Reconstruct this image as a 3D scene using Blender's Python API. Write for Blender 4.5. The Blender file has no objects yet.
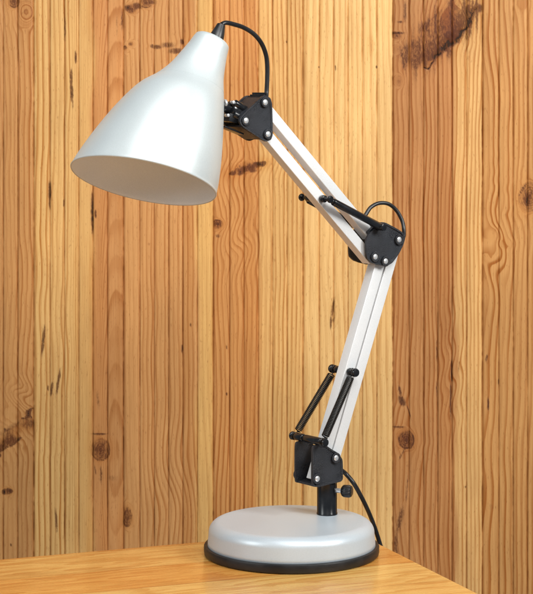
import bpy, bmesh, math, random
import numpy as np
from mathutils import Vector, Matrix

random.seed(7)
R = math.radians
C = bpy.context.scene
COL = C.collection

# ------------------------------------------------------------------ camera
FPX, CX, CY = 2000.0, 266.5, 85.0          # focal length, principal column, horizon row (photo pixels)
CAMY, CAMZ = -1.84, 0.431
cd = bpy.data.cameras.new('camera')
cam = bpy.data.objects.new('camera', cd)
COL.objects.link(cam)
cam.location = (0, CAMY, CAMZ)
cam.rotation_euler = (R(90), 0, 0)
cd.sensor_fit = 'HORIZONTAL'
cd.sensor_width = 36
cd.lens = FPX / 533 * 36
cd.shift_y = -(297 - CY) / 533
cd.clip_start = 0.05
cd.clip_end = 50
C.camera = cam

# ------------------------------------------------------------------ world and lamps
w = bpy.data.worlds.new('World')
C.world = w
w.use_nodes = True
bg = w.node_tree.nodes['Background']
bg.inputs[0].default_value = (0.80, 0.90, 1.0, 1)
bg.inputs[1].default_value = 0.22
C.view_settings.view_transform = 'Standard'
C.view_settings.look = 'None'
C.view_settings.exposure = 0.0
C.view_settings.gamma = 1.0


def softbox(name, az, el, dist, sx, sy, power, col, aim=(0.0, 0.0, 0.2)):
    """studio lamp; az measured from the camera direction, positive to the right"""
    ld = bpy.data.lights.new(name, 'AREA')
    ld.shape = 'RECTANGLE'
    ld.size, ld.size_y = sx, sy
    ld.energy = power
    ld.color = col
    o = bpy.data.objects.new(name, ld)
    COL.objects.link(o)
    a = Vector(aim)
    d = Vector((math.sin(R(az)) * math.cos(R(el)), -math.cos(R(az)) * math.cos(R(el)), math.sin(R(el))))
    o.location = a + d * dist
    o.rotation_euler = (-d).to_track_quat('-Z', 'Y').to_euler()
    return o


softbox('key_softbox', 58, 28, 1.9, 0.42, 0.6, 25, (1.0, 0.99, 0.95))
softbox('fill_softbox', -60, 26, 2.1, 0.7, 0.9, 14, (0.96, 1.0, 0.99))
softbox('top_softbox', 0, 66, 1.7, 0.9, 0.6, 6, (1.0, 0.98, 0.96), aim=(0, 0.0, 0.1))

# ------------------------------------------------------------------ helpers


fl = softbox('front_softbox', 12, 34, 1.9, 1.0, 0.7, 4.8, (1.0, 0.995, 0.96), aim=(0.03, 0.35, 0.36))
fl.data.spread = R(75)


def lin(r, g, b, k=1.0):
    f = lambda c: (c / 255 / 12.92 if c <= 10 else ((c / 255 + 0.055) / 1.055) ** 2.4) * k
    return (f(r), f(g), f(b))


PSI = R(38)                                   # the plane of the arms is turned 38 degrees
BASE = Vector((0.023, 0.0, 0.0))
CP, SP = math.cos(PSI), math.sin(PSI)


def to_local(p):
    d = p - BASE
    return Vector((d.x * CP + d.y * SP, -d.x * SP + d.y * CP, d.z))


def dir_local(n):
    return Vector((n.x * CP + n.y * SP, -n.x * SP + n.y * CP, n.z))


def ray(px, py):
    return Vector(((px - CX) / FPX, 1.0, -(py - CY) / FPX))


CAMP = Vector((0, CAMY, CAMZ))


def L(px, py, wv=0.0):
    """photo position -> point of the lamp (local) on the plane at offset wv from the plane of the arms"""
    d = ray(px, py)
    n = Vector((-SP, CP, 0))
    t = (wv - (CAMP - BASE).dot(n)) / d.dot(n)
    return to_local(CAMP + d * t)


def LY(px, py, y):
    """photo position at world depth y -> lamp local"""
    return to_local(CAMP + ray(px, py) * (y - CAMY))


def WZ0(px, py):
    d = ray(px, py)
    return CAMP + d * (-CAMZ / d.z)


def link(name, me, parent=None):
    o = bpy.data.objects.new(name, me)
    COL.objects.link(o)
    o.parent = parent
    return o


def finish(name, bm, mat, parent=None, smooth=40):
    bmesh.ops.recalc_face_normals(bm, faces=bm.faces)
    me = bpy.data.meshes.new(name)
    bm.to_mesh(me)
    bm.free()
    mats = mat if isinstance(mat, (list, tuple)) else [mat]
    for m in mats:
        me.materials.append(m)
    if smooth:
        for p in me.polygons:
            p.use_smooth = True
        me.set_sharp_from_angle(angle=R(smooth))
    return link(name, me, parent)


def catmull(pts, n=10):
    P = [pts[0] * 2 - pts[1]] + list(pts) + [pts[-1] * 2 - pts[-2]]
    out = []
    for i in range(1, len(P) - 2):
        p0, p1, p2, p3 = P[i - 1], P[i], P[i + 1], P[i + 2]
        for k in range(n):
            t = k / n
            out.append(0.5 * ((2 * p1) + (p2 - p0) * t + (2 * p0 - 5 * p1 + 4 * p2 - p3) * t * t
                              + (3 * p1 - p0 - 3 * p2 + p3) * t ** 3))
    out.append(pts[-1].copy())
    return out


def sweep(bm, pts, rad, seg=16, cap=True, mi=0):
    """round tube through pts; rad is a number or one radius per point"""
    n = len(pts)
    rr = rad if isinstance(rad, (list, tuple)) else [rad] * n
    t0 = (pts[1] - pts[0]).normalized()
    up = Vector((0, 0, 1)) if abs(t0.z) < 0.9 else Vector((1, 0, 0))
    a = t0.cross(up).normalized()
    rings = []
    for i, p in enumerate(pts):
        if i == 0:
            t = pts[1] - pts[0]
        elif i == n - 1:
            t = pts[-1] - pts[-2]
        else:
            t = pts[i + 1] - pts[i - 1]
        if t.length < 1e-9:
            t = pts[min(i + 1, n - 1)] - pts[max(i - 2, 0)]
        t.normalize()
        a = (a - t * a.dot(t)).normalized()
        b = t.cross(a)
        rings.append([bm.verts.new(p + (a * math.cos(k * math.tau / seg) + b * math.sin(k * math.tau / seg)) * rr[i])
                      for k in range(seg)])
    for i in range(n - 1):
        for k in range(seg):
            f = bm.faces.new((rings[i][k], rings[i][(k + 1) % seg], rings[i + 1][(k + 1) % seg], rings[i + 1][k]))
            f.material_index = mi
    if cap:
        bm.faces.new(rings[0][::-1]).material_index = mi
        bm.faces.new(rings[-1]).material_index = mi
    return rings


def rod(bm, a, b, r, seg=24, ch=None, mi=0):
    """cylinder from a to b with chamfered ends"""
    ch = r * 0.18 if ch is None else ch
    d = (b - a).normalized()
    sweep(bm, [a, a + d * ch * 0.3, a + d * ch, b - d * ch, b - d * ch * 0.3, b],
          [r - ch, r - ch * 0.3, r, r, r - ch * 0.3, r - ch], seg, mi=mi)


def lathe(bm, prof, seg=96, centre=(0, 0), mi=0):
    """prof: (radius, z) pairs from bottom centre to top centre, about z"""
    rings = []
    for r, z in prof:
        if r < 1e-7:
            rings.append([bm.verts.new((centre[0], centre[1], z))])
        else:
            rings.append([bm.verts.new((centre[0] + r * math.cos(k * math.tau / seg),
                                        centre[1] + r * math.sin(k * math.tau / seg), z)) for k in range(seg)])
    for A, B in zip(rings, rings[1:]):
        for k in range(seg):
            k2 = (k + 1) % seg
            if len(A) == 1 and len(B) == 1:
                continue
            if len(A) == 1:
                f = bm.faces.new((A[0], B[k2], B[k]))
            elif len(B) == 1:
                f = bm.faces.new((A[k], A[k2], B[0]))
            else:
                f = bm.faces.new((A[k], A[k2], B[k2], B[k]))
            f.material_index = mi


def box_axes(bm, c, ax, ay, az, sx, sy, sz, bev=0.0):
    vs = []
    for i in (-1, 1):
        for j in (-1, 1):
            for k in (-1, 1):
                vs.append(bm.verts.new(c + ax * (i * sx / 2) + ay * (j * sy / 2) + az * (k * sz / 2)))
    idx = [(0, 1, 3, 2), (4, 6, 7, 5), (0, 4, 5, 1), (2, 3, 7, 6), (0, 2, 6, 4), (1, 5, 7, 3)]
    fs = [bm.faces.new([vs[i] for i in q]) for q in idx]
    bmesh.ops.recalc_face_normals(bm, faces=fs)
    if bev:
        es = list({e for f in fs for e in f.edges})
        bmesh.ops.bevel(bm, geom=es, offset=bev, segments=3, profile=0.6, affect='EDGES')


def smooth_poly(pts, n=4, tight=0.0):
    """closed polygon with its corners rounded (Chaikin)"""
    P = [p.copy() for p in pts]
    for _ in range(n):
        Q = []
        for i in range(len(P)):
            a, b = P[i], P[(i + 1) % len(P)]
            Q.append(a * 0.86 + b * 0.14)
            Q.append(a * 0.14 + b * 0.86)
        P = Q
        if len(P) > 60:
            break
    return P


def plate(bm, pts, wa, wb, recess=True, lip=0.0016, deep=0.0009, bev=0.0005):
    """plate with outline pts (local u,z), from offset wa (near face) to wb (far face)"""
    s = smooth_poly(pts, 2)
    near = [bm.verts.new((p.x, wa, p.z)) for p in s]
    f = bm.faces.new(near)
    r = bmesh.ops.extrude_face_region(bm, geom=[f])
    nv = [g for g in r['geom'] if isinstance(g, bmesh.types.BMVert)]
    for v in nv:
        v.co.y = wb
    back = [g for g in r['geom'] if isinstance(g, bmesh.types.BMFace)]
    if recess:
        face = f
        bmesh.ops.recalc_face_normals(bm, faces=bm.faces)
        bmesh.ops.inset_region(bm, faces=[face], thickness=lip, depth=0)
        bmesh.ops.inset_region(bm, faces=[face], thickness=0.0006, depth=-deep)


def thing_tag(o, label=None, cat=None, group=None, kind=None):
    if label: o['label'] = label
    if cat: o['category'] = cat
    if group: o['group'] = group
    if kind: o['kind'] = kind


# ------------------------------------------------------------------ materials
class NT:
    def __init__(s, name):
        s.m = bpy.data.materials.new(name)
        s.m.use_nodes = True
        s.t = s.m.node_tree
        s.p = s.t.nodes['Principled BSDF']
        s.out = s.t.nodes['Material Output']

    def n(s, typ, **kw):
        nd = s.t.nodes.new(typ)
        for k, v in kw.items():
            setattr(nd, k, v)
        return nd

    def l(s, a, b):
        s.t.links.new(a, b)

    def val(s, x, sock):
        if isinstance(x, (int, float)):
            sock.default_value = x
        else:
            s.l(x, sock)

    def math(s, op, a, b=0.0, c=0.0, clamp=False):
        nd = s.n('ShaderNodeMath', operation=op)
        nd.use_clamp = clamp
        s.val(a, nd.inputs[0]); s.val(b, nd.inputs[1]); s.val(c, nd.inputs[2])
        return nd.outputs[0]

    def mapr(s, v, a, b, c, d, typ='SMOOTHSTEP'):
        nd = s.n('ShaderNodeMapRange', interpolation_type=typ)
        s.val(v, nd.inputs['Value'])
        for k, x in zip(('From Min', 'From Max', 'To Min', 'To Max'), (a, b, c, d)):
            s.val(x, nd.inputs[k])
        return nd.outputs['Result']

    def mix(s, fac, a, b, mode='MIX'):
        nd = s.n('ShaderNodeMix', data_type='RGBA', blend_type=mode)
        s.val(fac, nd.inputs[0])
        for x, k in ((a, 6), (b, 7)):
            if isinstance(x, tuple):
                nd.inputs[k].default_value = (*x[:3], 1)
            else:
                s.l(x, nd.inputs[k])
        return nd.outputs[2]

    def noise(s, vec, scale, detail=3, rough=0.55, dim='3D', w=None):
        nd = s.n('ShaderNodeTexNoise', noise_dimensions=dim)
        nd.inputs['Scale'].default_value = scale
        nd.inputs['Detail'].default_value = detail
        nd.inputs['Roughness'].default_value = rough
        if vec is not None and dim != '1D':
            s.l(vec, nd.inputs['Vector'])
        if w is not None:
            s.l(w, nd.inputs['W'])
        return nd.outputs['Fac']

    def obj(s, scale=(1, 1, 1), rot=(0, 0, 0)):
        tc = s.n('ShaderNodeTexCoord')
        mp = s.n('ShaderNodeMapping')
        mp.inputs['Scale'].default_value = scale
        mp.inputs['Rotation'].default_value = rot
        s.l(tc.outputs['Object'], mp.inputs['Vector'])
        return mp.outputs['Vector']

    def attr(s, name, out='Fac'):
        nd = s.n('ShaderNodeAttribute', attribute_name=name)
        return nd.outputs[out]

    def bump(s, h, strength, dist=0.001):
        nd = s.n('ShaderNodeBump')
        nd.inputs['Strength'].default_value = strength
        nd.inputs['Distance'].default_value = dist
        s.l(h, nd.inputs['Height'])
        s.l(nd.outputs['Normal'], s.p.inputs['Normal'])

    def set(s, **kw):
        for k, v in kw.items():
            k = k.replace('_', ' ')
            if isinstance(v, tuple) and len(v) == 3:
                v = (*v, 1)
            if isinstance(v, (int, float, tuple)):
                s.p.inputs[k].default_value = v
            else:
                s.l(v, s.p.inputs[k])


def mat_silver(name, col, metallic, rough, coat=0.3):
    m = NT(name)
    v = m.obj()
    sp = m.noise(v, 2600, 1, 0.5)
    big = m.noise(v, 14, 3, 0.5)
    f = m.mapr(sp, 0.35, 0.65, 0.94, 1.05)
    g = m.mapr(big, 0.3, 0.7, 0.97, 1.02)
    k = m.math('MULTIPLY', f, g)
    cmb = m.n('ShaderNodeCombineXYZ')
    for i in range(3):
        m.l(k, cmb.inputs[i])
    m.set(Base_Color=m.mix(1.0, col, cmb.outputs[0], 'MULTIPLY'), Metallic=metallic,
          Roughness=m.mapr(big, 0.3, 0.7, rough - 0.03, rough + 0.04))
    m.p.inputs['Coat Weight'].default_value = coat
    m.p.inputs['Coat Roughness'].default_value = 0.12
    return m.m


def mat_black(name, col, rough, grain=0.0, gscale=900):
    m = NT(name)
    v = m.obj()
    n1 = m.noise(v, gscale, 2, 0.6)
    n2 = m.noise(v, 60, 3, 0.6)
    m.set(Base_Color=m.mix(m.mapr(n2, 0.35, 0.7, 0, 1), col, tuple(min(1, c * 1.5 + 0.003) for c in col)),
          Roughness=m.mapr(n2, 0.3, 0.7, rough - 0.05, rough + 0.08))
    if grain:
        m.p.inputs['Specular IOR Level'].default_value = 0.38
        m.bump(n1, grain, 0.0010)
    return m.m


M_SHADE = mat_silver('silver_shade_paint', (0.59, 0.64, 0.65), 0.36, 0.42, 0.05)
M_INNER = mat_silver('shade_inside_paint', (0.84, 0.87, 0.90), 0.0, 0.5, 0.0)
M_BASE = mat_silver('silver_base_paint', (0.53, 0.60, 0.66), 0.24, 0.40, 0.05)
M_ARM = mat_silver('white_silver_arm_paint', (0.80, 0.81, 0.82), 0.22, 0.33)
M_PLATE = mat_black('textured_black_plastic', (0.014, 0.016, 0.021), 0.30, 0.8, 1500)
M_BLACK = mat_black('smooth_black_plastic', (0.006, 0.0065, 0.008), 0.20)
M_CORD = mat_black('black_cord_rubber', (0.008, 0.008, 0.009), 0.33)
M_SPRING = mat_black('black_spring_steel', (0.006, 0.006, 0.006), 0.28)
M_RUBBER = mat_black('black_base_trim', (0.007, 0.007, 0.008), 0.42, 0.1)
cr = NT('bright_rivet_steel')
cr.set(Base_Color=(0.86, 0.87, 0.88), Metallic=0.75, Roughness=0.3)
cr.bump(cr.noise(cr.obj(), 700, 2), 0.1, 0.0004)
M_RIVET = cr.m

# ------------------------------------------------------------------ board wall (setting behind the table)
WY = 0.35
S = (WY - CAMY) / FPX                        # metres per photo pixel at the wall
PER = 89.8  # one board: six beads
OFFS = [0, 16.3, 30.7, 45.0, 59.3, 73.8]
J0 = 33.6


def vnoise(seed, X, Y):
    rs = np.random.RandomState(seed)
    g = rs.rand(97, 97)
    xi, yi = np.floor(X).astype(int), np.floor(Y).astype(int)
    fx, fy = X - xi, Y - yi
    fx = fx * fx * fx * (fx * (fx * 6 - 15) + 10)
    fy = fy * fy * fy * (fy * (fy * 6 - 15) + 10)
    x0, x1, y0, y1 = xi % 97, (xi + 1) % 97, yi % 97, (yi + 1) % 97
    return (g[y0, x0] * (1 - fx) + g[y0, x1] * fx) * (1 - fy) + (g[y1, x0] * (1 - fx) + g[y1, x1] * fx) * fy - 0.5


def build_wall():
    umin, umax = -330.0, 870.0
    vmin, vmax = -240.0, 800.0
    grooves = []
    b = -4
    while True:
        base = J0 + b * PER
        if base > umax:
            break
        for i, o in enumerate(OFFS):
            g = base + o
            if umin < g < umax:
                grooves.append((g, i == 0))
        b += 1
    xs = [umin]
    for (g, jn), nx in zip(grooves, grooves[1:] + [(umax, False)]):
        ww = 1.25 if jn else 1.0
        xs += [g - 1.6 * ww, g - 0.9 * ww, g - 0.5 * ww, g - 0.22, g, g + 0.22, g + 0.5 * ww, g + 0.9 * ww, g + 1.6 * ww]
        a, e = g + 1.6 * ww, nx[0] - 1.6
        n = max(2, int((e - a) / (0.7 if 405 < g < 482 else 1.25 if -60 < g < 590 else 2.4)))
        xs += [a + (e - a) * k / n for k in range(1, n)]
    xs = np.array(sorted(set(round(x, 3) for x in xs if umin <= x <= umax)))
    ys = np.concatenate([np.arange(vmin, -30, 4.0), np.arange(-30, 75, 0.75), np.arange(75, 620, 1.2), np.arange(620, vmax, 4.0)])
    U, V = np.meshgrid(xs, ys)
    gp = np.array([g for g, _ in grooves]); gj = np.array([j for _, j in grooves])
    near = np.abs(xs[:, None] - gp[None, :]).argmin(1)
    d = np.abs(xs - gp[near])
    jn = gj[near]
    wob = 1.0 + 0.9 * vnoise(5, U / 15, V / 25) + .5 * vnoise(7, U / 3, V / 5)
    dep = np.where(jn, 2.9, 1.8)[None, :] * np.exp(-(d[None, :] / (np.where(jn, 0.85, 0.62)[None, :])) ** 2) * wob
    dep = dep + 0.55 * np.exp(-d / 1.9)[None, :]
    dep = dep + 0.12 * vnoise(6, U / 30, V / 120)
    bi = np.floor((U - J0) / PER).astype(int)           # board index; -1 = A, 0 = B ...
    # ---------- knots: u, v, radius, elongation, darkness
    K = [(14, 1, 5, 1.3, .8), (26, 12, 9, 1.3, .25), (8, 491, 4, .7, 1.0),
         (100.8, 450, 9.5, 1.12, .75), (127, 517, 4.5, 2.0, .8), (131.5, 9, 4.5, .9, .75), (146, 3, 6, .8, .7),
         (131, 44, 1.6, 1, .9), (125, 48, 1.4, 1.2, .9),
         (217.5, 224, 4.6, .9, .9), (247, 167, 8, .55, .5),
         (333, 313, 2, 4, .4), (370, 45, 3.0, 3.0, 0),
         (406.5, 440, 8.0, 1.1, .85), (399, 81, 3.0, 1.6, .35), (397, 36, 4, .7, .6), (398, 49, 4, .8, .3),
         (452, 24, 12, 1.25, 0),
         (490, 234, 7, .8, 0), (487, 258, 4, 1.0, 0), (505, 244, 5, .8, 0), (530, 197, 11, 1.3, .6), (523, 3, 5, 1.2, 0),
         (-40, 300, 9, 1.2, .8), (-90, 120, 7, 1.2, .7), (600, 420, 9, 1.2, .8), (640, 90, 8, 1.2, .8), (700, 300, 6, 1.2, .6),
         (-150, 480, 8, 1.1, .8), (760, 500, 8, 1.1, .8), (570, 560, 5, 1.2, .7)]
    kw = np.zeros_like(U)
    knotmask = np.zeros_like(U); knotphase = np.zeros_like(U); dark = np.zeros_like(U); redden = np.zeros_like(U)
    nz = vnoise(11, U / 9, V / 9); nz2 = vnoise(12, U / 4, V / 4)
    for (ku, kv, r, e, dk) in K:
        kb = math.floor((ku - J0) / PER)
        same = (bi == kb)
        dx, dy = U - ku, (V - kv) / e
        q = np.sqrt(dx * dx + dy * dy + 1e-6) * (1 + 0.28 * nz)
        amp = 1.1 if r > 3 else 0.5
        kw -= same * dx * amp * (r * r) / np.maximum(q * q, r * r) * np.exp(-np.maximum(q - r, 0) / (r * 5))
        m = same / (1 + np.exp(np.clip((q - r) / 0.6, -30, 30)))
        knotmask = np.maximum(knotmask, m * min(1, dk * 1.5))
        knotphase = np.where(m > 0.05, q / 1.9, knotphase)
        dark = np.maximum(dark, m * dk * (0.20 + 0.35 * np.exp(-(q / (r * 0.3)) ** 2) + 0.16 * nz2 + (.27 if r < 6.5 else .24)))
        dark = np.maximum(dark, same * dk * np.exp(-((q - r) / 0.8) ** 2) * np.clip(.55 + 1.2 * nz, 0, .9))
        redden = np.maximum(redden, same * min(1, dk + (.25 if dk else .35)) * 0.8 * np.exp(-np.maximum(q - r, 0) / (r * 0.55)))
    # ---------- pitch streaks: u, v, half width, half height, slant, strength
    ST = [(65, 28, .8, 12, 0, .6), (75.5, 57, .9, 6, 0, .9), (71.3, 78, 1.3, 9, 0, .8), (71.6, 92, 1.4, 9, .02, .9), (72.5, 104, .8, 6, 0, .5),
          (49.8, 191, 1.3, 9, .02, .85), (49.6, 203, .8, 7, 0, .5), (63.6, 203, .8, 4, 0, .5), (92.3, 212, 1.1, 20, 0, .9), (95.5, 214, .8, 4, 0, .9),
          (43.2, 341, 1.2, 15, -.10, .85), (51.5, 389, 1.2, 7, -.14, .85), (58.2, 382, 1.1, 13, -.16, .85), (48, 388, .8, 3, 0, .7),
          (56, 520, 1.4, 12, .05, .6), (99.5, 434, 7, 1.0, 0, .8), (95, 470, .8, 5, .1, .5), (101, 475, 1.2, 9, 0, .5), (112, 478, 7, 3.5, 0, .22),
          (98, 400, 2.0, 10, .1, .3), (11, 428, 6, 9, -1.3, .30),
          (122, 20, 1.5, 12, 0, .4), (117, 25, 1.0, 14, 0, .3),
          (128, 8, 3, 3, 0, .8), (137, 6, 5, 3.5, 0, .6), (150, 2, 6, 3, 0, .5),
          (157, 47, 4.5, 2.2, 0, .6), (168, 45, 8, 3.0, -.2, .45), (176, 51, 7, 3.0, 0, .6), (152, 46, 1.5, 2, 0, .7), (182, 42, 2, 3, 0, .6),
          (182.2, 349, .9, 4, 0, .8), (190.5, 325, .7, 2, 0, .6), (227, 394, .9, 1.5, 0, .8), (227, 347, .8, 2.5, 0, .5), (218, 236, 2.5, 2, 0, .4),
          (333, 308, 1.3, 9, -.12, .6), (331, 322, .9, 7, -.08, .8), (335.5, 68, .7, 3, 0, .6), (319, 67, .7, 1.2, 0, .7), (376.6, 67, .8, 1.5, 0, .7),
          (286.5, 42, .7, 1.5, 0, .5), (348, 100, .6, 2, 0, .3),
          (402, 401, 3.0, 5, .3, .8), (400, 391, 1.4, 6, .2, .6), (398, 427, 7, .9, 0, .6), (409, 412, .8, 8, .3, .5), (403, 452, 1.0, 9, -.5, .5),
          (400, 520, 3, 14, -.2, .45), (396, 545, 2.5, 16, 0, .4), (407, 490, 1.0, 16, -.05, .4),
          (403, 60, 1.5, 14, .2, .5), (405, 12, 2, 12, 0, .4), (397, 33, 7, 1.3, .0, .8), (400, 22, 3, 1.3, 0, .5),
          (451.6, 372, .9, 12, 0, .7), (450.8, 400, .9, 18, 0, .7), (459, 365, .8, 8, -.1, .3), (436.8, 350, .7, 12, 0, .5), (436.8, 390, .8, 8, 0, .5),
          (488.3, 404, .9, 7, .02, .85), (486.5, 358, 1.2, 4, -.2, .5), (498.5, 382, .8, 3, 0, .5), (491, 507, 4, 4, 0, .18), (465.6, 487, .8, 1.2, 0, .7),
          (10, 491, 2.5, 2, 0, .9), (4, 492, 2, 2.5, 0, .9), (11, 545, .8, 1.5, 0, .8),
          (483, 30, .6, 30, 0, .3), (527, 200, 3, 7, 0, .8), (523.5, 190, 3, 4, .2, .4)]
    for (su, sv, hw, hh, sl, s) in ST:
        kb = math.floor((su - J0) / PER)
        dy = V - sv
        dx = U - su - sl * dy + 0.5 * nz2
        f = np.exp(-((dx / hw) ** 2) - np.abs(dy / hh) ** 3)
        ok = bi == kb
        dark = np.maximum(dark, ok * f * s)
        kw += ok * np.sign(dx) * hw * 0.9 * np.exp(-np.abs(dx) / (hw * 4) - (dy / (hh * 1.4)) ** 2) * (hh > hw)
    # ---------- the long diagonal branch in the second board from the left edge (A)
    def seg(u0, v0, u1, v1):
        tx, ty = u1 - u0, v1 - v0
        n = math.hypot(tx, ty)
        t = np.clip(((U - u0) * tx + (V - v0) * ty) / n / n, 0, 1)
        return np.sqrt((U - u0 - t * tx) ** 2 + (V - v0 - t * ty) ** 2), t
    Uk, Vk = U, V
    U = Uk + 8 * vnoise(211, U / 11, V / 11) + 3 * vnoise(212, U / 4, V / 4); V = Vk + 8 * vnoise(213, Uk / 11, V / 11) + 3 * vnoise(214, Uk / 4, V / 4)
    q, t = seg(-6, 448, 33, 421)
    U, V = Uk, Vk
    f = (bi == -1) * np.exp(-(q / (4 + 4.5 * t + 4 * nz)) ** 4)
    redden = np.maximum(redden, f * .9)
    dark = np.maximum(dark, f * (0.16 + .35 * np.clip(nz + .1, 0, 1) * 2) + (bi == -1) * .5 * np.exp(-((q - 6 - 3 * t) / 1.2) ** 2) * (nz > 0))
    kw += (bi == -1) * 9 * np.exp(-((q) / 16) ** 2) * np.sign(V - 436 + .55 * U - 4)
    # spike knot in D
    q, t = seg(229, 174, 266, 163)
    f = (bi == 2) * np.exp(-(q / (1.2 + 3.6 * np.sin(math.pi * t) + 2 * nz2)) ** 4)
    dark = np.maximum(dark, f * (.35 + .9 * np.clip(nz2 + .2, 0, 1)))
    redden = np.maximum(redden, (bi == 2) * np.exp(-(q / 7) ** 2) * .9)
    kw += (bi == 2) * 7 * np.exp(-((q) / 22) ** 2) * np.sin((V - 168) / 14)
    # ---------- the big bark pocket at the top of F
    F = (bi == 4)
    Uk, Vk = U, V
    wa, wb = vnoise(201, U / 13, V / 13), vnoise(202, U / 13, V / 13)
    U = Uk + 9 * wa + 4 * vnoise(203, Uk / 4, Vk / 4); V = Vk + 9 * wb + 4 * vnoise(204, Uk / 4, Vk / 4) - 5 * np.sin((Uk - 423) / 55 * math.pi)
    q, t = seg(423, 63, 478, 7)
    U, V = Uk, Vk
    crack = F * np.exp(-(q / (1.05 + 2.4 * np.sin(math.pi * np.clip(t, .0, 1)) * (t > .35) + 1.6 * nz2 * (t > .3))) ** 2)
    body_q = ((U - 444) * 0.72 + (V - 31) * -0.69)
    body_p = ((U - 444) * 0.69 + (V - 31) * 0.72)
    body = F / (1 + np.exp((np.sqrt((body_q / 44) ** 2 + (body_p / 17) ** 2) * (1 + .3 * nz) - 1) / .06))
    edge = F * np.exp(-((np.sqrt((body_q / 44) ** 2 + (body_p / 17) ** 2) * (1 + .3 * nz) - 1) / .10) ** 2)
    dark = np.maximum(dark, crack * 1.25)
    dark = np.maximum(dark, body * (.24 + .34 * np.exp(-(q / 11) ** 2) + .42 * np.clip(nz + vnoise(19, body_q / 22, body_p / 6) + .1, 0, 1)))
    dark = np.maximum(dark, edge * .30 * np.clip(.8 + 1.6 * nz, 0, 1.3))
    halo = F * np.exp(-np.maximum(np.sqrt((body_q / 44) ** 2 + (body_p / 17) ** 2) - 1, 0) / .55)
    dark = np.maximum(dark, halo * .30 * np.clip(.75 + 2.2 * vnoise(205, U / 3.2, V / 26) + nz, 0, 1.8))
    redden = np.maximum(redden, halo * .75)
    rim_q, _ = seg(465, 12, 480, 8)
    dark = np.maximum(dark, (bi == 4) * .7 * np.exp(-(rim_q / (3 + 3 * nz)) ** 2))
    # ---------- ring phase, board by board
    phase = np.zeros_like(U); contrast = np.zeros_like(U)
    prm = {  # board: heart u, h0, slope, row of the heart, rings per px, wander, contrast
        -1: (-70, 10, .02, 300, .21, 5, .8), 0: (300, 20, .05, 300, .18, 4.5, .95), 1: (290, 30, .03, 300, .23, 3, .8),
        2: (120, 20, .03, 200, .23, 3, .9), 3: (560, 40, .04, 300, .15, 4, .55), 4: (300, 30, .03, 300, .24, 3, .95),
        5: (465, 14, .02, 150, .25, 5.5, .95)}
    tone = np.zeros(U.shape + (3,))
    cols = {-1: ((201, 149, 98), (201, 149, 98), 999), 0: ((226, 182, 125), (209, 151, 100), 93), 1: ((213, 158, 106), (225, 178, 117), 197),
            2: ((212, 152, 96), (229, 182, 124), 258), 3: ((234, 192, 137), (234, 192, 137), 999),
            4: ((193, 138, 91), (222, 176, 122), 457), 5: ((207, 154, 100), (207, 154, 100), 999)}
    rs = random.Random(3)
    for kb in range(-5, 10):
        sel = (bi == kb)
        if not sel.any():
            continue
        if kb in prm:
            x0, h0, sl, vm, fr, wn, ct = prm[kb]
            c1, c2, sp = cols[kb]
        else:
            ctr = J0 + kb * PER
            x0, h0, sl, vm, fr, wn, ct = ctr + rs.uniform(-150, 250), 25, rs.uniform(.02, .15), 300, rs.uniform(.15, .24), 6, .8
            c1 = rs.choice([(212, 156, 104), (228, 184, 118), (205, 148, 98)]); c2 = rs.choice([(222, 176, 112), c1]); sp = ctr + rs.uniform(20, 70)
        wan = wn * (vnoise(30 + kb, U / 55, V / 130) + .45 * vnoise(50 + kb, U / 22, V / 45))
        x = U + kw + wan * 1.6
        h = h0 + sl * (V - vm) + 14 * vnoise(70 + kb, U / 200, V / 160)
        # two boards show cathedral arches low down
        if kb == 0:
            a = 1 / (1 + np.exp((90 - U) / 5))          # the heartwood side with the round knot
            ph2 = np.sqrt((x - 108) ** 2 + (26 - (V - 330) * .22) ** 2 + 20) * .13
            phase_b = np.sqrt((x - x0) ** 2 + h * h) * fr * (1 + .0 * V)
            ph = phase_b * (1 - a) + ph2 * a
            ct_ = ct * (1 - a * .35)
        elif kb == 4:
            ph = np.sqrt((x - x0) ** 2 + h * h) * fr + 1.2 * np.exp(-((U - 404) / 14) ** 2 - ((V - 520) / 60) ** 2)
            rip = np.exp(-((U - 452) / 12) ** 2 - ((V - 380) / 60) ** 2)
            ph += rip * .55 * np.sin(V / 6.0 + U / 5)
            ct_ = ct * (1 + rip * .5)
        elif kb == 1:
            a = np.exp(-((U - 172) / 22) ** 2 - ((V - 500) / 60) ** 2)
            ph = np.sqrt((x - x0) ** 2 + h * h) * fr + a * 2.4 * np.tanh((V - 480) / 30)
            ct_ = ct * (1 - .6 * np.exp(-((U - 133) / 11) ** 2) * (V > 150)) * np.where(U > 197, .5, 1)
        elif kb == 2:
            ph = np.sqrt((x - x0) ** 2 + h * h) * fr + 1.3 * np.exp(-((U - 240) / 20) ** 2 - ((V - 245) / 30) ** 2) * np.sin(V / 9 + U / 12)
            ct_ = ct * np.ones_like(U)
        elif kb == -1:
            ct_ = ct * (1 - .45 * (U < 15))
            ph = np.sqrt((x - x0) ** 2 + h * h) * fr + 1.5 * np.exp(-((U - 20) / 16) ** 2 - ((V - 400) / 22) ** 2) * np.sin(V / 5 - U / 8)
        elif kb == 5:
            sw = np.exp(-((U - 494) / 15) ** 2 - ((V - 248) / 42) ** 2)
            ph = np.sqrt((x - x0) ** 2 + h * h) * fr * .75 + sw * 1.3 * np.sin(V / 11 - U / 9)
            ct_ = ct * (1 + .4 * sw)
        else:
            ph = np.sqrt((x - x0) ** 2 + h * h) * fr
            ct_ = ct * np.ones_like(U)
        ph = ph * (1 - np.clip(knotmask * 1.3, 0, 1)) + knotphase * np.clip(knotmask * 1.3, 0, 1)
        a = 1 / (1 + np.exp((sp + 5 * vnoise(90 + kb, U * 0 + kb, V / 60) - U) / 1.0))
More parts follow.
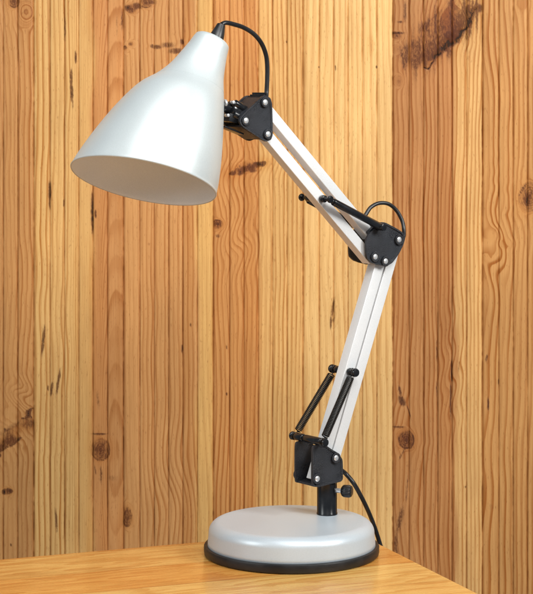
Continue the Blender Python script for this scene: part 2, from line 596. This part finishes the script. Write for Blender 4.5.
        c1 = np.array(lin(*c1)); c2 = np.array(lin(*c2))
        col = c1 * (1 - a[..., None]) + c2 * a[..., None]
        col = col * (1 + .16 * vnoise(110 + kb, U / 30, V / 110) + .08 * vnoise(111 + kb, U / 10, V / 40))[..., None]
        phase = np.where(sel, ph + kb * 31, phase)
        contrast = np.where(sel, ct_ * (1 + .3 * knotmask), contrast)
        tone = np.where(sel[..., None], col, tone)
    # narrow reddish growth bands
    for (u0, hw_, a_) in [(188, 5.5, .30), (92, 3.5, .28), (105, 5, .22), (120, 3, .25), (253, 4, .2), (303, 3, .2), (245, 2, .18), (447, 5, .22),
                          (320, 1.5, .2), (212, 2, .15), (78, 2, .14), (395, 4, .1), (485, 3, .12)]:
        kb = math.floor((u0 - J0) / PER)
        f = (bi == kb) * np.exp(-((U + kw * .5 + 5 * vnoise(140, V / 90, V * 0 + u0) - u0) / hw_) ** 4) * a_ * (1 + vnoise(141, U / 8, V / 70))
        redden = np.maximum(redden, f * 1.6)
    tone = np.clip(tone, 0, 1)
    dark = np.clip(dark, 0, 1)
    # pockets are a little hollow
    dep = dep + 0.5 * np.clip(crack, 0, 1) * 2 + .25 * np.clip(dark - .5, 0, 1)
    X = (U - CX) * S
    Z = CAMZ - (V - CY) * S
    Y = WY + dep * 0.001
    ny, nx = U.shape
    co = np.stack([X, Y, Z], -1).reshape(-1, 3).astype(np.float32)
    # thickness: a back sheet and the four sides
    idx = np.arange(nx * ny).reshape(ny, nx)
    quads = np.stack([idx[:-1, :-1], idx[1:, :-1], idx[1:, 1:], idx[:-1, 1:]], -1).reshape(-1, 4)
    x0_, x1_, z1_, z0_ = X[0, 0], X[0, -1], Z[0, 0], Z[-1, 0]
    bk = np.array([[x0_, WY + .02, z1_], [x1_, WY + .02, z1_], [x1_, WY + .02, z0_], [x0_, WY + .02, z0_]], np.float32)
    nb = len(co)
    co = np.concatenate([co, bk])
    me = bpy.data.meshes.new('wood_panel_wall')
    ngons = [[nb, nb + 1, nb + 2, nb + 3],
             list(idx[0, :]) + [nb + 1, nb], list(idx[-1, ::-1]) + [nb + 3, nb + 2],
             list(idx[::-1, 0]) + [nb, nb + 3], list(idx[:, -1]) + [nb + 2, nb + 1]]
    tot = [4] * len(quads) + [len(g) for g in ngons]
    loops = np.concatenate([quads.reshape(-1)] + [np.array(g) for g in ngons]).astype(np.int32)
    me.vertices.add(len(co)); me.vertices.foreach_set('co', co.reshape(-1))
    me.loops.add(len(loops)); me.loops.foreach_set('vertex_index', loops)
    me.polygons.add(len(tot))
    st = np.concatenate([[0], np.cumsum(tot)[:-1]]).astype(np.int32)
    me.polygons.foreach_set('loop_start', st)
    me.polygons.foreach_set('loop_total', np.array(tot, np.int32))
    sm = np.ones(len(tot), bool); sm[-5:] = False
    me.polygons.foreach_set('use_smooth', sm)
    me.update(calc_edges=True)
    pad = lambda a: np.concatenate([a.reshape(-1), np.zeros(4)]).astype(np.float32)
    for nm, a in (('ring', phase), ('knot', dark), ('contrast', contrast), ('redden', redden)):
        at = me.attributes.new(nm, 'FLOAT', 'POINT'); at.data.foreach_set('value', pad(a))
    at = me.attributes.new('board_tone', 'FLOAT_COLOR', 'POINT')
    t4 = np.concatenate([tone.reshape(-1, 3), np.ones((nx * ny, 1))], 1)
    t4 = np.concatenate([t4, np.tile([[.5, .35, .2, 1]], (4, 1))]).astype(np.float32)
    at.data.foreach_set('color', t4.reshape(-1))
    # material
    m = NT('pine_board_wood')
    ring = m.attr('ring')
    ph = m.math('ADD', ring, m.math('MULTIPLY', m.noise(m.obj((260, 1, 9)), 1, 3), 0.30))
    fr = m.math('FRACT', ph)
    late = m.math('MULTIPLY', m.mapr(fr, 0.30, 0.86, 0, 1), m.mapr(fr, 0.90, 1.0, 1, 0))
    irr = m.noise(None, 0.9, 1, 0.5, '1D', ph)
    late = m.math('MULTIPLY', late, m.mapr(irr, 0.30, 0.62, 0.35, 1.0))
    late = m.math('MULTIPLY', late, m.attr('contrast'))
    late = m.math('MULTIPLY', late, m.mapr(m.noise(m.obj((20, 1, 5)), 1, 3), 0.3, 0.7, 0.6, 1.1), clamp=True)
    fib = m.noise(m.obj((1500, 1, 28)), 1, 3, 0.65)
    por = m.noise(m.obj((900, 1, 170)), 1, 2, 0.6)
    tonec = m.attr('board_tone', 'Color')
    c = m.mix(m.math('MULTIPLY', late, 1.0, clamp=True), tonec, m.mix(1.0, tonec, (0.62, 0.41, 0.21), 'MULTIPLY'))
    c = m.mix(m.math('MULTIPLY', m.attr('redden'), 0.85, clamp=True), c, m.mix(1.0, c, (0.83, 0.66, 0.42), 'MULTIPLY'))
    c = m.mix(m.mapr(fib, 0.30, 0.72, 0.42, 0.0), c, m.mix(1.0, c, (0.66, 0.50, 0.36), 'MULTIPLY'))
    c = m.mix(m.mapr(por, 0.60, 0.76, 0.0, 0.5), c, m.mix(1.0, c, (0.5, 0.34, 0.22), 'MULTIPLY'))
    kn = m.math('ADD', m.attr('knot'), m.math('MULTIPLY', m.math('MULTIPLY', m.attr('knot'), m.math('SUBTRACT', m.noise(m.obj((1, 1, .45)), 520, 4, .65), 0.5)), 2.6), clamp=True)
    c = m.mix(1.0, c, (0.89, 0.87, 0.73), 'MULTIPLY')
    c = m.mix(m.mapr(kn, 0.06, 0.50, 0, 0.92), c, m.mix(1.0, c, (0.25, 0.160, 0.09), 'MULTIPLY'))
    c = m.mix(m.mapr(kn, 0.60, 1.0, 0, 0.92), c, (0.020, 0.009, 0.004))
    m.set(Base_Color=c, Roughness=m.math('ADD', m.mapr(late, 0, 1, 0.48, 0.38), m.math('MULTIPLY', m.attr('knot'), 0.45), clamp=True))
    m.p.inputs['Specular IOR Level'].default_value = 0.35
    hgt = m.math('ADD', m.math('MULTIPLY', late, 0.7), m.math('MULTIPLY', fib, 0.5))
    m.bump(hgt, 0.14, 0.0003)
    me.materials.append(m.m)
    o = link('wood_panel_wall', me)
    thing_tag(o, 'knotty pine wall of narrow grooved vertical boards behind the lamp', 'wall', kind='structure')
    return o


build_wall()

# ------------------------------------------------------------------ table
def build_table():
    p0, p1 = WZ0(-1, 559.2), WZ0(205, 541.2)
    q0, q1 = WZ0(383, 545.3), WZ0(480, 594)
    d1 = (p1 - p0).normalized(); d2 = (q1 - q0).normalized()
    # corner
    a = np.array([[d1.x, -d2.x], [d1.y, -d2.y]]); bb = np.array([q0.x - p0.x, q0.y - p0.y])
    s = np.linalg.solve(a, bb)
    corner = p0 + d1 * float(s[0])
    ax = -d1                                   # away to the left
    ay = Vector((0, 0, 1)).cross(ax)           # square to it, towards the camera
    if ay.dot(d2) < 0:
        ay = -ay
    LX, LYY, T = 1.3, 0.75, 0.030
    bm = bmesh.new()
    # local frame: x along ax, y along ay, origin = corner
    rings = []
    r = 0.0022
    for k in range(5):                          # rounded upper edge
        t = k / 4 * math.pi / 2
        ins = r * (1 - math.sin(t)); z = -r + r * math.cos(t)
        rings.append((ins, z))
    rings += [(0, -T + r), (r * .3, -T + r * .3), (r, -T)]
    vs = []
    for ins, z in rings:
        cs = []
        rc = 0.006                              # rounded corner in plan
        for (cx_, cy_, a0) in ((0 + rc, 0 + rc, 180), (LX - rc, 0 + rc, 270), (LX - rc, LYY - rc, 0), (0 + rc, LYY - rc, 90)):
            for j in range(7):
                t = R(a0 + 90 * j / 6)
                cs.append(bm.verts.new((cx_ + (rc - ins) * math.cos(t), cy_ + (rc - ins) * math.sin(t), z)))
        vs.append(cs)
    for A, B in zip(vs, vs[1:]):
        n = len(A)
        for k in range(n):
            bm.faces.new((A[k], A[(k + 1) % n], B[(k + 1) % n], B[k]))
    bm.faces.new(vs[0]); bm.faces.new(vs[-1][::-1])
    sk = d2.dot(ax) / d2.dot(ay)
    for v in bm.verts:
        v.co.x += v.co.y * sk
    m = NT('varnished_golden_wood')
    tc = m.n('ShaderNodeTexCoord')
    sep = m.n('ShaderNodeSeparateXYZ'); m.l(tc.outputs['Object'], sep.inputs[0])
    x, y = sep.outputs[0], sep.outputs[1]
    # staves 62 mm wide, running along x; each with its own offset and tone
    sy = m.math('DIVIDE', m.math('ADD', y, -0.006), 0.070)
    stave = m.math('FLOOR', sy)
    wn = m.n('ShaderNodeTexWhiteNoise', noise_dimensions='1D'); m.l(stave, wn.inputs['W'])
    rnd = wn.outputs['Value']
    cmb = m.n('ShaderNodeCombineXYZ')
    m.l(m.math('ADD', m.math('MULTIPLY', x, 2.2), m.math('MULTIPLY', rnd, 37.0)), cmb.inputs[0])
    m.l(m.math('MULTIPLY', y, 16), cmb.inputs[1]); m.l(m.math('MULTIPLY', rnd, 11.0), cmb.inputs[2])
    warp = m.noise(cmb.outputs[0], 1.0, 4, 0.5)
    phs = m.math('MULTIPLY', warp, 15.0)
    lt = m.mapr(m.math('FRACT', phs), 0.2, 0.95, 0, 1)
    cmb2 = m.n('ShaderNodeCombineXYZ')
    m.l(m.math('MULTIPLY', x, 26), cmb2.inputs[0]); m.l(m.math('MULTIPLY', y, 420), cmb2.inputs[1]); m.l(rnd, cmb2.inputs[2])
    fine = m.noise(cmb2.outputs[0], 1.0, 3, 0.65)
    c = m.mix(m.mapr(rnd, 0, 1, 0.0, 1.0), lin(243, 178, 90), lin(251, 206, 122))
    c = m.mix(m.math('MULTIPLY', lt, 0.7), c, m.mix(1.0, c, (0.76, 0.56, 0.34), 'MULTIPLY'))
    c = m.mix(m.mapr(fine, 0.3, 0.7, 0.6, 0.0), c, m.mix(1.0, c, (0.66, 0.46, 0.28), 'MULTIPLY'))
    cloud = m.noise(m.obj((7, 22, 1)), 1, 4, .6)
    c = m.mix(m.mapr(cloud, 0.50, 0.75, 0.0, 0.6), c, m.mix(1.0, c, (0.66, 0.50, 0.34), 'MULTIPLY'))
    joint = m.math('LESS_THAN', m.math('ABSOLUTE', m.math('SUBTRACT', m.math('FRACT', sy), 0.5)), 0.494)
    c = m.mix(m.math('MULTIPLY', m.math('SUBTRACT', 1.0, joint), 0.55), c, m.mix(1.0, c, (0.35, 0.22, 0.12), 'MULTIPLY'))
    m.set(Base_Color=c, Roughness=m.mapr(fine, 0.3, 0.7, 0.36, 0.24))
    m.p.inputs['Coat Weight'].default_value = 0.35
    m.p.inputs['Coat Roughness'].default_value = 0.16
    m.bump(m.math('ADD', fine, m.math('MULTIPLY', m.noise(m.obj((18, 60, 20)), 1, 2), 1.5)), 0.22, 0.0005)
    top = finish('tabletop', bm, m.m)
    root = bpy.data.objects.new('wooden_table', None)
    COL.objects.link(root)
    root.location = corner
    mx = Matrix((ax, ay, ax.cross(ay))).transposed()
    if mx.determinant() < 0:
        mx = Matrix((ax, ay, Vector((0, 0, 1)))).transposed()
    root.rotation_euler = mx.to_euler()
    top.parent = root
    thing_tag(root, 'golden varnished wooden table whose corner carries the desk lamp', 'table')
    return mx.determinant()


build_table()

# ------------------------------------------------------------------ the lamp
lamp = bpy.data.objects.new('desk_lamp', None)
COL.objects.link(lamp)
lamp.location = BASE
lamp.rotation_euler = (0, 0, PSI)
thing_tag(lamp, 'silver swing arm desk lamp with black joints and springs on a round base', 'lamp')

# base
bm = bmesh.new()
RS, HB = 0.0772, 0.0305
prof = [(0.0, 0.0075), (RS - .001, 0.0075), (RS, 0.0085), (RS - .0002, 0.012), (RS - .0008, 0.017)]
rc = 0.0102
for k in range(0, 13):
    t = R(6 + k / 12 * 84)
    prof.append((RS - .001 - rc + rc * math.cos(t), HB - rc + rc * math.sin(t)))
prof += [(0.058, HB + .0001), (0.05, HB + .0002), (0.03, HB + .0003), (0.0, HB + .0003)]
lathe(bm, prof, 128)
base = finish('base', bm, M_BASE, lamp, 50)
bm = bmesh.new()
lathe(bm, [(0, 0.0002), (0.0790, 0.0002), (0.0802, 0.0012), (0.0806, 0.003), (0.0806, 0.0074), (0.0802, 0.0083), (0.0792, 0.0087), (0.0770, 0.0086), (0.0, 0.0080)], 128)
finish('base_trim', bm, M_RUBBER, base, 35)

# post, standing off centre under the arms
PW = 0.0
pc = L(327.6, 519.5, 0)
PU = pc.x
PU = 0.0425
bm = bmesh.new()
lathe(bm, [(0, HB), (0.0098, HB), (0.0098, HB + .0015), (0.0094, HB + .002), (0.0094, 0.0600), (0.0088, 0.0606), (0.0, 0.0606)], 40, (PU, PW))
lathe(bm, [(0, .060), (.0065, .060), (.0065, .0645), (0, .0645)], 32, (PU, PW))
post = finish('post', bm, M_BLACK, lamp, 40)
bm = bmesh.new()
kd = dir_local(Vector((0.93, -0.36, 0.0))).normalized()
kc = Vector((PU, PW, 0.0535))
rod(bm, kc + kd * .0085, kc + kd * .0165, .0022)
screw = finish('clamp_screw', bm, M_RIVET, lamp)
bm = bmesh.new()
seg_ = 28
ks = kc + kd * .0145
a_ = Vector((0, 0, 1)); b_ = kd.cross(a_).normalized()
prf = [(0.0, 0.0), (.0036, 0.0), (.0048, .0008), (.0056, .002), (.0058, .0045), (.0058, .0075), (.0052, .0092), (.0038, .0100), (0.0, .0102)]
prev = None
for (rr, h) in prf:
    ringv = []
    for k in range(seg_ * 2):
        t = k * math.tau / (seg_ * 2)
        r2 = rr * (1 - (.07 if (k % 4 < 2 and rr > .0045) else 0))
        ringv.append(bm.verts.new(ks + kd * h + (a_ * math.cos(t) + b_ * math.sin(t)) * max(r2, 1e-5)))
    if prev:
        for k in range(len(ringv)):
            bm.faces.new((prev[k], prev[(k + 1) % len(ringv)], ringv[(k + 1) % len(ringv)], ringv[k]))
    prev = ringv
finish('knob', bm, M_BLACK, screw, 30)

# ---- brackets
WN, WF = -0.0135, 0.0135                        # near and far faces of the joints


def rivet(px, py, wv, parent, r=0.0030, boss=True, h=.0016):
    """a bright domed rivet; boss = the raised black collar round it (a part of the plate's own mesh)"""
    c = L(px, py, WN)
    bm = bmesh.new()
    s = -1 if wv < 0 else 1
    y0 = wv
    p = [(r, 0), (r * .97, h * .5), (r * .8, h * .85), (r * .45, h), (1e-5, h * 1.04)]
    sweep(bm, [Vector((c.x, y0 + s * q[1] + s * k * 1e-6, c.z)) for k, q in enumerate(p)], [q[0] for q in p], 24)
    finish('rivet', bm, M_RIVET, parent, 60)


def boss(bm, px, py, wv, ro=.0048, h=.0016, ri=.0030):
    c = L(px, py, WN)
    s = -1 if wv < 0 else 1
    p = [(ro, -.001), (ro, h * .8), (ro - .0004, h), (ri + .0003, h), (ri, h * .7), (ri, 0.0002)]
    seg = 28
    rings = [[bm.verts.new((c.x + r * math.cos(k * math.tau / seg), wv + s * y, c.z + r * math.sin(k * math.tau / seg))) for k in range(seg)] for r, y in p]
    for A, B in zip(rings, rings[1:]):
        for k in range(seg):
            bm.faces.new((A[k], A[(k + 1) % seg], B[(k + 1) % seg], B[k]))


def P(lst):
    return [L(x, y, WN) for x, y in lst]


def bracket(name, outline, rivets, webs, th=.0024, rr=.0030, bo=.0050):
    """two textured plates joined by webs (pairs of outline points)"""
    bm = bmesh.new()
    pts = P(outline)
    plate(bm, pts, WN, WN + th)
    plate(bm, pts, WF, WF - th)
    for (x0, y0), (x1, y1), tk in webs:
        a, b = L(x0, y0, WN), L(x1, y1, WN)
        d = (b - a); ln = d.length; d.normalize()
        nrm = Vector((0, 1, 0)).cross(d).normalized()
        mid = (a + b) / 2; mid.y = 0
        box_axes(bm, mid, d, Vector((0, 1, 0)), nrm, ln, WF - WN - 2 * th + .0006, tk, 0.0005)
        bm.verts.ensure_lookup_table()
        for v in bm.verts:
            pass
    for (x, y) in rivets:
        boss(bm, x, y, WN, bo)
        boss(bm, x, y, WF, bo)
    o = finish(name, bm, M_PLATE, lamp, 38)
    for (x, y) in rivets:
        rivet(x, y, WN - .0001, o, rr)
        rivet(x, y, WF + .0001, o, rr)
    return o


# base bracket
bo_poly = [(312.8, 446.5), (318, 444.6), (326, 445.2), (331.5, 449.2), (338.5, 453.2), (342.6, 459.5), (343.0, 466), (343.0, 481.3),
           (329, 484.4), (318, 487.2), (312.6, 486.6)]
bracket('base_bracket', bo_poly, [(335.6, 457.9), (316.8, 478.7)],
        [((314, 485.6), (341.5, 480.6), .0022), ((341.8, 464), (341.8, 479), .0022)])
# elbow bracket
el_poly = [(366.2, 240), (369.3, 233.5), (376.2, 228), (377.5, 222.5), (385, 222.2), (397.6, 229), (403.2, 232.6), (405.3, 238.4), (403.4, 245),
           (399.0, 254), (392.4, 263), (386.5, 266.3), (378, 265), (371.0, 262.4), (366.8, 258)]
elbow = bracket('elbow_bracket', el_poly, [(374.8, 256.8), (385.2, 261.2), (398.7, 239.6)],
                [((370, 233.2), (378.5, 224.6), .0018)])
# head bracket
hd_poly = [(261.5, 96.8), (265.5, 95.4), (270.5, 98), (272.3, 104), (273.0, 135), (271, 140), (266, 141.8), (262, 139.8), (242, 126.4),
           (239.4, 121.5), (240.6, 116.6)]
head = bracket('head_bracket', hd_poly, [(245.6, 120.6), (264.8, 102.4), (267.6, 134.2)],
               [((243, 116.2), (262.5, 98.4), .0026), ((243, 126.0), (262.5, 138.8), .0022)], bo=.0046)


# ---- arms: square-section bars
BWN, BWF = -0.0078, 0.0034


def bar(p0, p1, width, ext0=.004, ext1=.004):
    a, b = L(p0[0], p0[1], BWN), L(p1[0], p1[1], BWN)
    d = b - a; ln = d.length; d.normalize()
    a = a - d * ext0; b = b + d * ext1
    c = (a + b) / 2; c.y = (BWN + BWF) / 2
    nrm = Vector((0, 1, 0)).cross(d).normalized()
    bm = bmesh.new()
    box_axes(bm, c, d, Vector((0, 1, 0)), nrm, (b - a).length, BWF - BWN, width, 0.0007)
    return bm


def lower_at(y, off):                            # centre column of the lower bars at photo row y
    return 371.1 + off - 0.2865 * (y - 315.5)


o1 = finish('lower_arm_bar', bar((lower_at(259, -5.4), 259), (lower_at(477, -5.4), 477), .0114), M_ARM, lamp, 30)
o2 = finish('lower_arm_bar', bar((lower_at(241, 5.4), 241), (lower_at(458, 5.4), 458), .0110), M_ARM, lamp, 30)
o3 = finish('upper_arm_bar', bar((266.0, 132.5), (370.5, 257.5), .0098), M_ARM, lamp, 30)
o4 = finish('upper_arm_bar', bar((262.5, 102.5), (371, 234), .0098, .004, .003), M_ARM, lamp, 30)

# ---- lower springs
TA = L(343.6, 370.6, 0); BA = L(308.6, 439.0, 0)


def axle(name, c, w0, w1, r, knob_r, knob_w, mat=M_BLACK, sleeve=None):
    bm = bmesh.new()
    rod(bm, Vector((c.x, w0, c.z)), Vector((c.x, w1, c.z)), r)
    for wv, s in ((w0, -1), (w1, 1)):
        p0_ = Vector((c.x, wv, c.z)); dd = Vector((0, s, 0))
        sweep(bm, [p0_ - dd * .0002, p0_ + dd * knob_w * .15, p0_ + dd * knob_w * .5, p0_ + dd * knob_w * .85, p0_ + dd * knob_w],
              [knob_r * .75, knob_r * .95, knob_r, knob_r * .85, knob_r * .35], 24)
    if sleeve:
        for (a, b, rr) in sleeve:
            rod(bm, Vector((c.x, a, c.z)), Vector((c.x, b, c.z)), rr)
    return finish(name, bm, mat, lamp, 45)


axle('spring_axle', TA, -.0150, .0150, .0018, .0042, .0042, sleeve=[(-.0115, -.0079, .0036), (.0036, .0110, .0036)])
axle('spring_axle', BA, -.0225, .0225, .0026, .0040, .0030, sleeve=[(-.0190, .004, .0036), (.007, .0190, .0036)])


def spring(a, b, rad, wire, pitch, hook=.006):
    d = b - a; ln = d.length; d.normalize()
    s0, s1 = a + d * hook, b - d * hook
    n = int((s1 - s0).length / pitch)
    up = Vector((0, 1, 0)); e1 = d.cross(up).normalized(); e2 = d.cross(e1)
    pts = []
    # hook loop round the axle
    for k in range(9):
        t = math.pi * 2 * (k / 9) + math.pi * .5
        pts.append(a + d * (.0035 * -math.sin(t)) + e1 * (.0035 * math.cos(t)))
    pts.append(a + d * hook * .8)
    steps = n * 12
    for k in range(steps + 1):
        t = k / 12 * math.tau
        pts.append(s0 + (s1 - s0) * (k / steps) + (e1 * math.cos(t) + e2 * math.sin(t)) * rad)
    pts.append(b - d * hook * .8)
    for k in range(9):
        t = math.pi * 2 * (k / 8) - math.pi * .5
        pts.append(b + d * (.0035 * math.sin(t)) + e1 * (.0035 * math.cos(t)))
    bm = bmesh.new()
    sweep(bm, pts, wire, 6)
    return bm


for sgn in (-1, 1):
    a = Vector((TA.x, sgn * .0131, TA.z)); b = Vector((BA.x, sgn * .0205, BA.z))
    finish('spring', spring(a, b, .0032, .00062, .00150), M_SPRING, lamp, 80)

# ---- upper spring tubes
UA = L(328.6, 199.2, -.0185); UB = L(380.4, 227.0, -.0175)
axle('spring_axle', UA, -.0195, .0195, .0018, .0036, .0030, sleeve=[(-.0135, -.0081, .0034), (.0036, .013, .0034)])
bm = bmesh.new()
rod(bm, Vector((UB.x, -.0232, UB.z)), Vector((UB.x, .0232, UB.z)), .0034)
finish('spring_pin', bm, M_BLACK, lamp, 40)
for sgn in (-1, 1):
    a = Vector((UA.x, sgn * .0180, UA.z)); b = Vector((UB.x, sgn * .0182, UB.z))
    d = (b - a).normalized()
    bm = bmesh.new()
    rod(bm, a + d * .0065, b - d * .0020, .0034, 28, .0006)
    rod(bm, a + d * .0045, a + d * .009, .0023, 20)
    sweep(bm, [a, a + d * .003, a + d * .006], .0011, 10)
    finish('spring_tube', bm, M_BLACK, lamp, 40)

# ---- shade
BETA = R(19.0)
rows = [(211.0, 43.5, 18.9, 25), (207.5, 50.5, 20.6, 21.5), (203.2, 59, 23.3, 18.5), (196.8, 72, 28.0, 16.8), (189.8, 85.0, 35.4, 16.4), (180.2, 98.2, 45.3, 15.2),
        (168.6, 121, 56.0, 13.2), (157.6, 146, 65.3, 11.4), (148.8, 167.5, 71.6, 11.1), (143.6, 180.2, 74.2, 11.2)]


def shade_rows():
    V4 = [Vector((r[0], r[1], r[2])) for r in rows]
    A4 = [Vector((r[3], 0, 0)) for r in rows]
    return [(v.x, v.y, v.z, a.x) for v, a in zip(catmull(V4, 6), catmull(A4, 6))]


SH = []
for (px, py, rp, al) in shade_rows():
    c = L(px, py, 0)
    dist = (Matrix.Rotation(PSI, 3, 'Z') @ c + BASE).y - CAMY
    rad = rp * dist / FPX
    al = R(al)
    n = dir_local(Vector((-math.sin(al) * math.cos(BETA), -math.sin(BETA), -math.cos(al) * math.cos(BETA))))
    SH.append((c, rad, n))
seg = 112
rings = []


def ring_at(bm, c, r, n):
    a = n.cross(Vector((0, 1, 0))).normalized()
    b = n.cross(a)
    return [bm.verts.new(c + (a * math.cos(k * math.tau / seg) + b * math.sin(k * math.tau / seg)) * r) for k in range(seg)]


def bridge(bm, A, B, mi=0):
    for k in range(seg):
        bm.faces.new((A[k], A[(k + 1) % seg], B[(k + 1) % seg], B[k])).material_index = mi


bm = bmesh.new()
c0, r0, n0 = SH[0]
seq = [(c0 - n0 * .0040, r0 * .80, n0), (c0 - n0 * .0037, r0 * .88, n0), (c0 - n0 * .0026, r0 * .96, n0)]
out = seq + SH
rs_ = [ring_at(bm, *q) for q in out]
# a fine crease where the neck meets the bell
bm.faces.new(rs_[0])
for A, B in zip(rs_, rs_[1:]):
    bridge(bm, A, B)
cz, rz, nz_ = SH[-1]
lip = [(cz + nz_ * .0006, rz + .0004, nz_), (cz + nz_ * .0012, rz, nz_), (cz + nz_ * .0010, rz - .0008, nz_)]
prev = rs_[-1]
for q in lip:
    g = ring_at(bm, *q); bridge(bm, prev, g); prev = g
outer = finish('shade', bm, M_SHADE, lamp, 60)
bm = bmesh.new()
inn = [(c, r - .0013, n) for c, r, n in SH][::-1]
rr_ = [ring_at(bm, *q) for q in [(cz + nz_ * .0009, rz - .0008, nz_)] + inn]
for A, B in zip(rr_, rr_[1:]):
    bridge(bm, A, B)
bm.faces.new(rr_[-1])
finish('shade_lining', bm, M_INNER, outer, 60)
# crease ring
ci = 24
c, r, n = SH[ci]
bm = bmesh.new()
A = ring_at(bm, c - n * .0005, r - .0006, n); B = ring_at(bm, c, r + .00012, n); D = ring_at(bm, c + n * .0003, r - .0002, n)
bridge(bm, A, B); bridge(bm, B, D)
finish('crease', bm, M_SHADE, outer, 80)

# cord gland on the end of the neck
bm = bmesh.new()
ga = L(215.4, 41.0, 0); gb = L(221.6, 24.0, 0)
sweep(bm, [ga, ga.lerp(gb, .3), ga.lerp(gb, .55), ga.lerp(gb, .75), ga.lerp(gb, .95), gb], [.0066, .0064, .0055, .0046, .0038, .0022], 24)
finish('cord_grommet', bm, M_CORD, lamp, 40)

# swivel between shade and head bracket
bm = bmesh.new()
k0, k1 = L(213, 103.5, 0), L(241, 112.5, 0)
rod(bm, k0, k1, .0046)
rod(bm, k0.lerp(k1, .56), k0.lerp(k1, .90), .0078)
rod(bm, L(233, 113.5, -.006), L(250, 122, -.006), .0036)
rod(bm, L(234.5, 103, -.006), L(246, 110, -.006), .0034)
a, b = L(222, 126.5, -.001), L(240.5, 134, -.001)
d = (b - a).normalized()
box_axes(bm, (a + b) / 2, d, Vector((0, 1, 0)), Vector((0, 1, 0)).cross(d).normalized(), (b - a).length, .010, .0016, .0004)
a, b = L(225, 117, 0), L(236, 120, 0)
d = (b - a).normalized()
box_axes(bm, (a + b) / 2, d, Vector((0, 1, 0)), Vector((0, 1, 0)).cross(d).normalized(), (b - a).length, .014, .0075, .0008)
# ribbed clamp block between the plates
for k in range(7):
    p = L(246 + k * 2.3, 110 - k * 2.0, 0)
    box_axes(bm, p, Vector((1, 0, 0)), Vector((0, 1, 0)), Vector((0, 0, 1)), .0016, .021, .010, .0003)
a, b = L(243, 118, 0), L(260, 128, 0)
d = (b - a).normalized()
box_axes(bm, (a + b) / 2, d, Vector((0, 1, 0)), Vector((0, 1, 0)).cross(d).normalized(), (b - a).length, .019, .012, .001)
sw = finish('shade_swivel', bm, M_BLACK, lamp, 38)
for (px, py, rr, ww) in ((234.9, 102.4, .0017, -.0085), (229.5, 115.4, .0016, -.0085)):
    bm = bmesh.new()
    p = L(px, py, ww)
    rod(bm, p + Vector((0, .006, 0)), p + Vector((0, .0012, 0)), rr, 6, .0003)
    finish('bolt', bm, M_RIVET, sw, 30)
bm = bmesh.new()
p = L(224.2, 103.2, -.002)
rod(bm, p - Vector((.0006, 0, 0)), p + Vector((.0016, 0, 0)), .0036, 24, .0004)
finish('washer', bm, M_RIVET, sw, 30)

# ---- cord: three visible runs of one black cable
def cord(pts, r=.0021):
    bm = bmesh.new()
    sweep(bm, catmull(pts, 10), r, 14)
    return finish('cord', bm, M_CORD, lamp, 60)


cord([L(221.6, 24.4, 0), L(226, 22.8, 0), L(234, 24.4, .001), L(244, 27.8, .003), L(254, 34.2, .005), L(261.5, 43.5, .007), L(266, 55, .008),
      L(267.3, 67, .008), L(267.2, 80, .008), L(266.6, 92, .008), L(266.5, 100, .006), L(270, 108, .0058)])
cord([L(352, 213, .0058), L(359, 219, .0060), L(363.5, 218, .006), L(366.4, 213.6, .006), L(371.0, 207.2, .006), L(379, 203.2, .005), L(388.5, 204.0, .003), L(396.5, 210.5, .001), L(402, 220.5, -.002),
      L(403.8, 229, -.005), L(403.4, 237.5, -.006), L(398, 246, -.006)], .0019)
cord([L(333, 462, .006), L(339.5, 468.5, .006), L(346, 474.0, .006), LY(353.5, 483, .045), LY(361.5, 497, .052), LY(368.2, 511, .060), LY(374.2, 526, .068),
      LY(379.4, 542, .074), LY(383, 556, .078), LY(385, 580, .08), LY(386, 640, .08)])
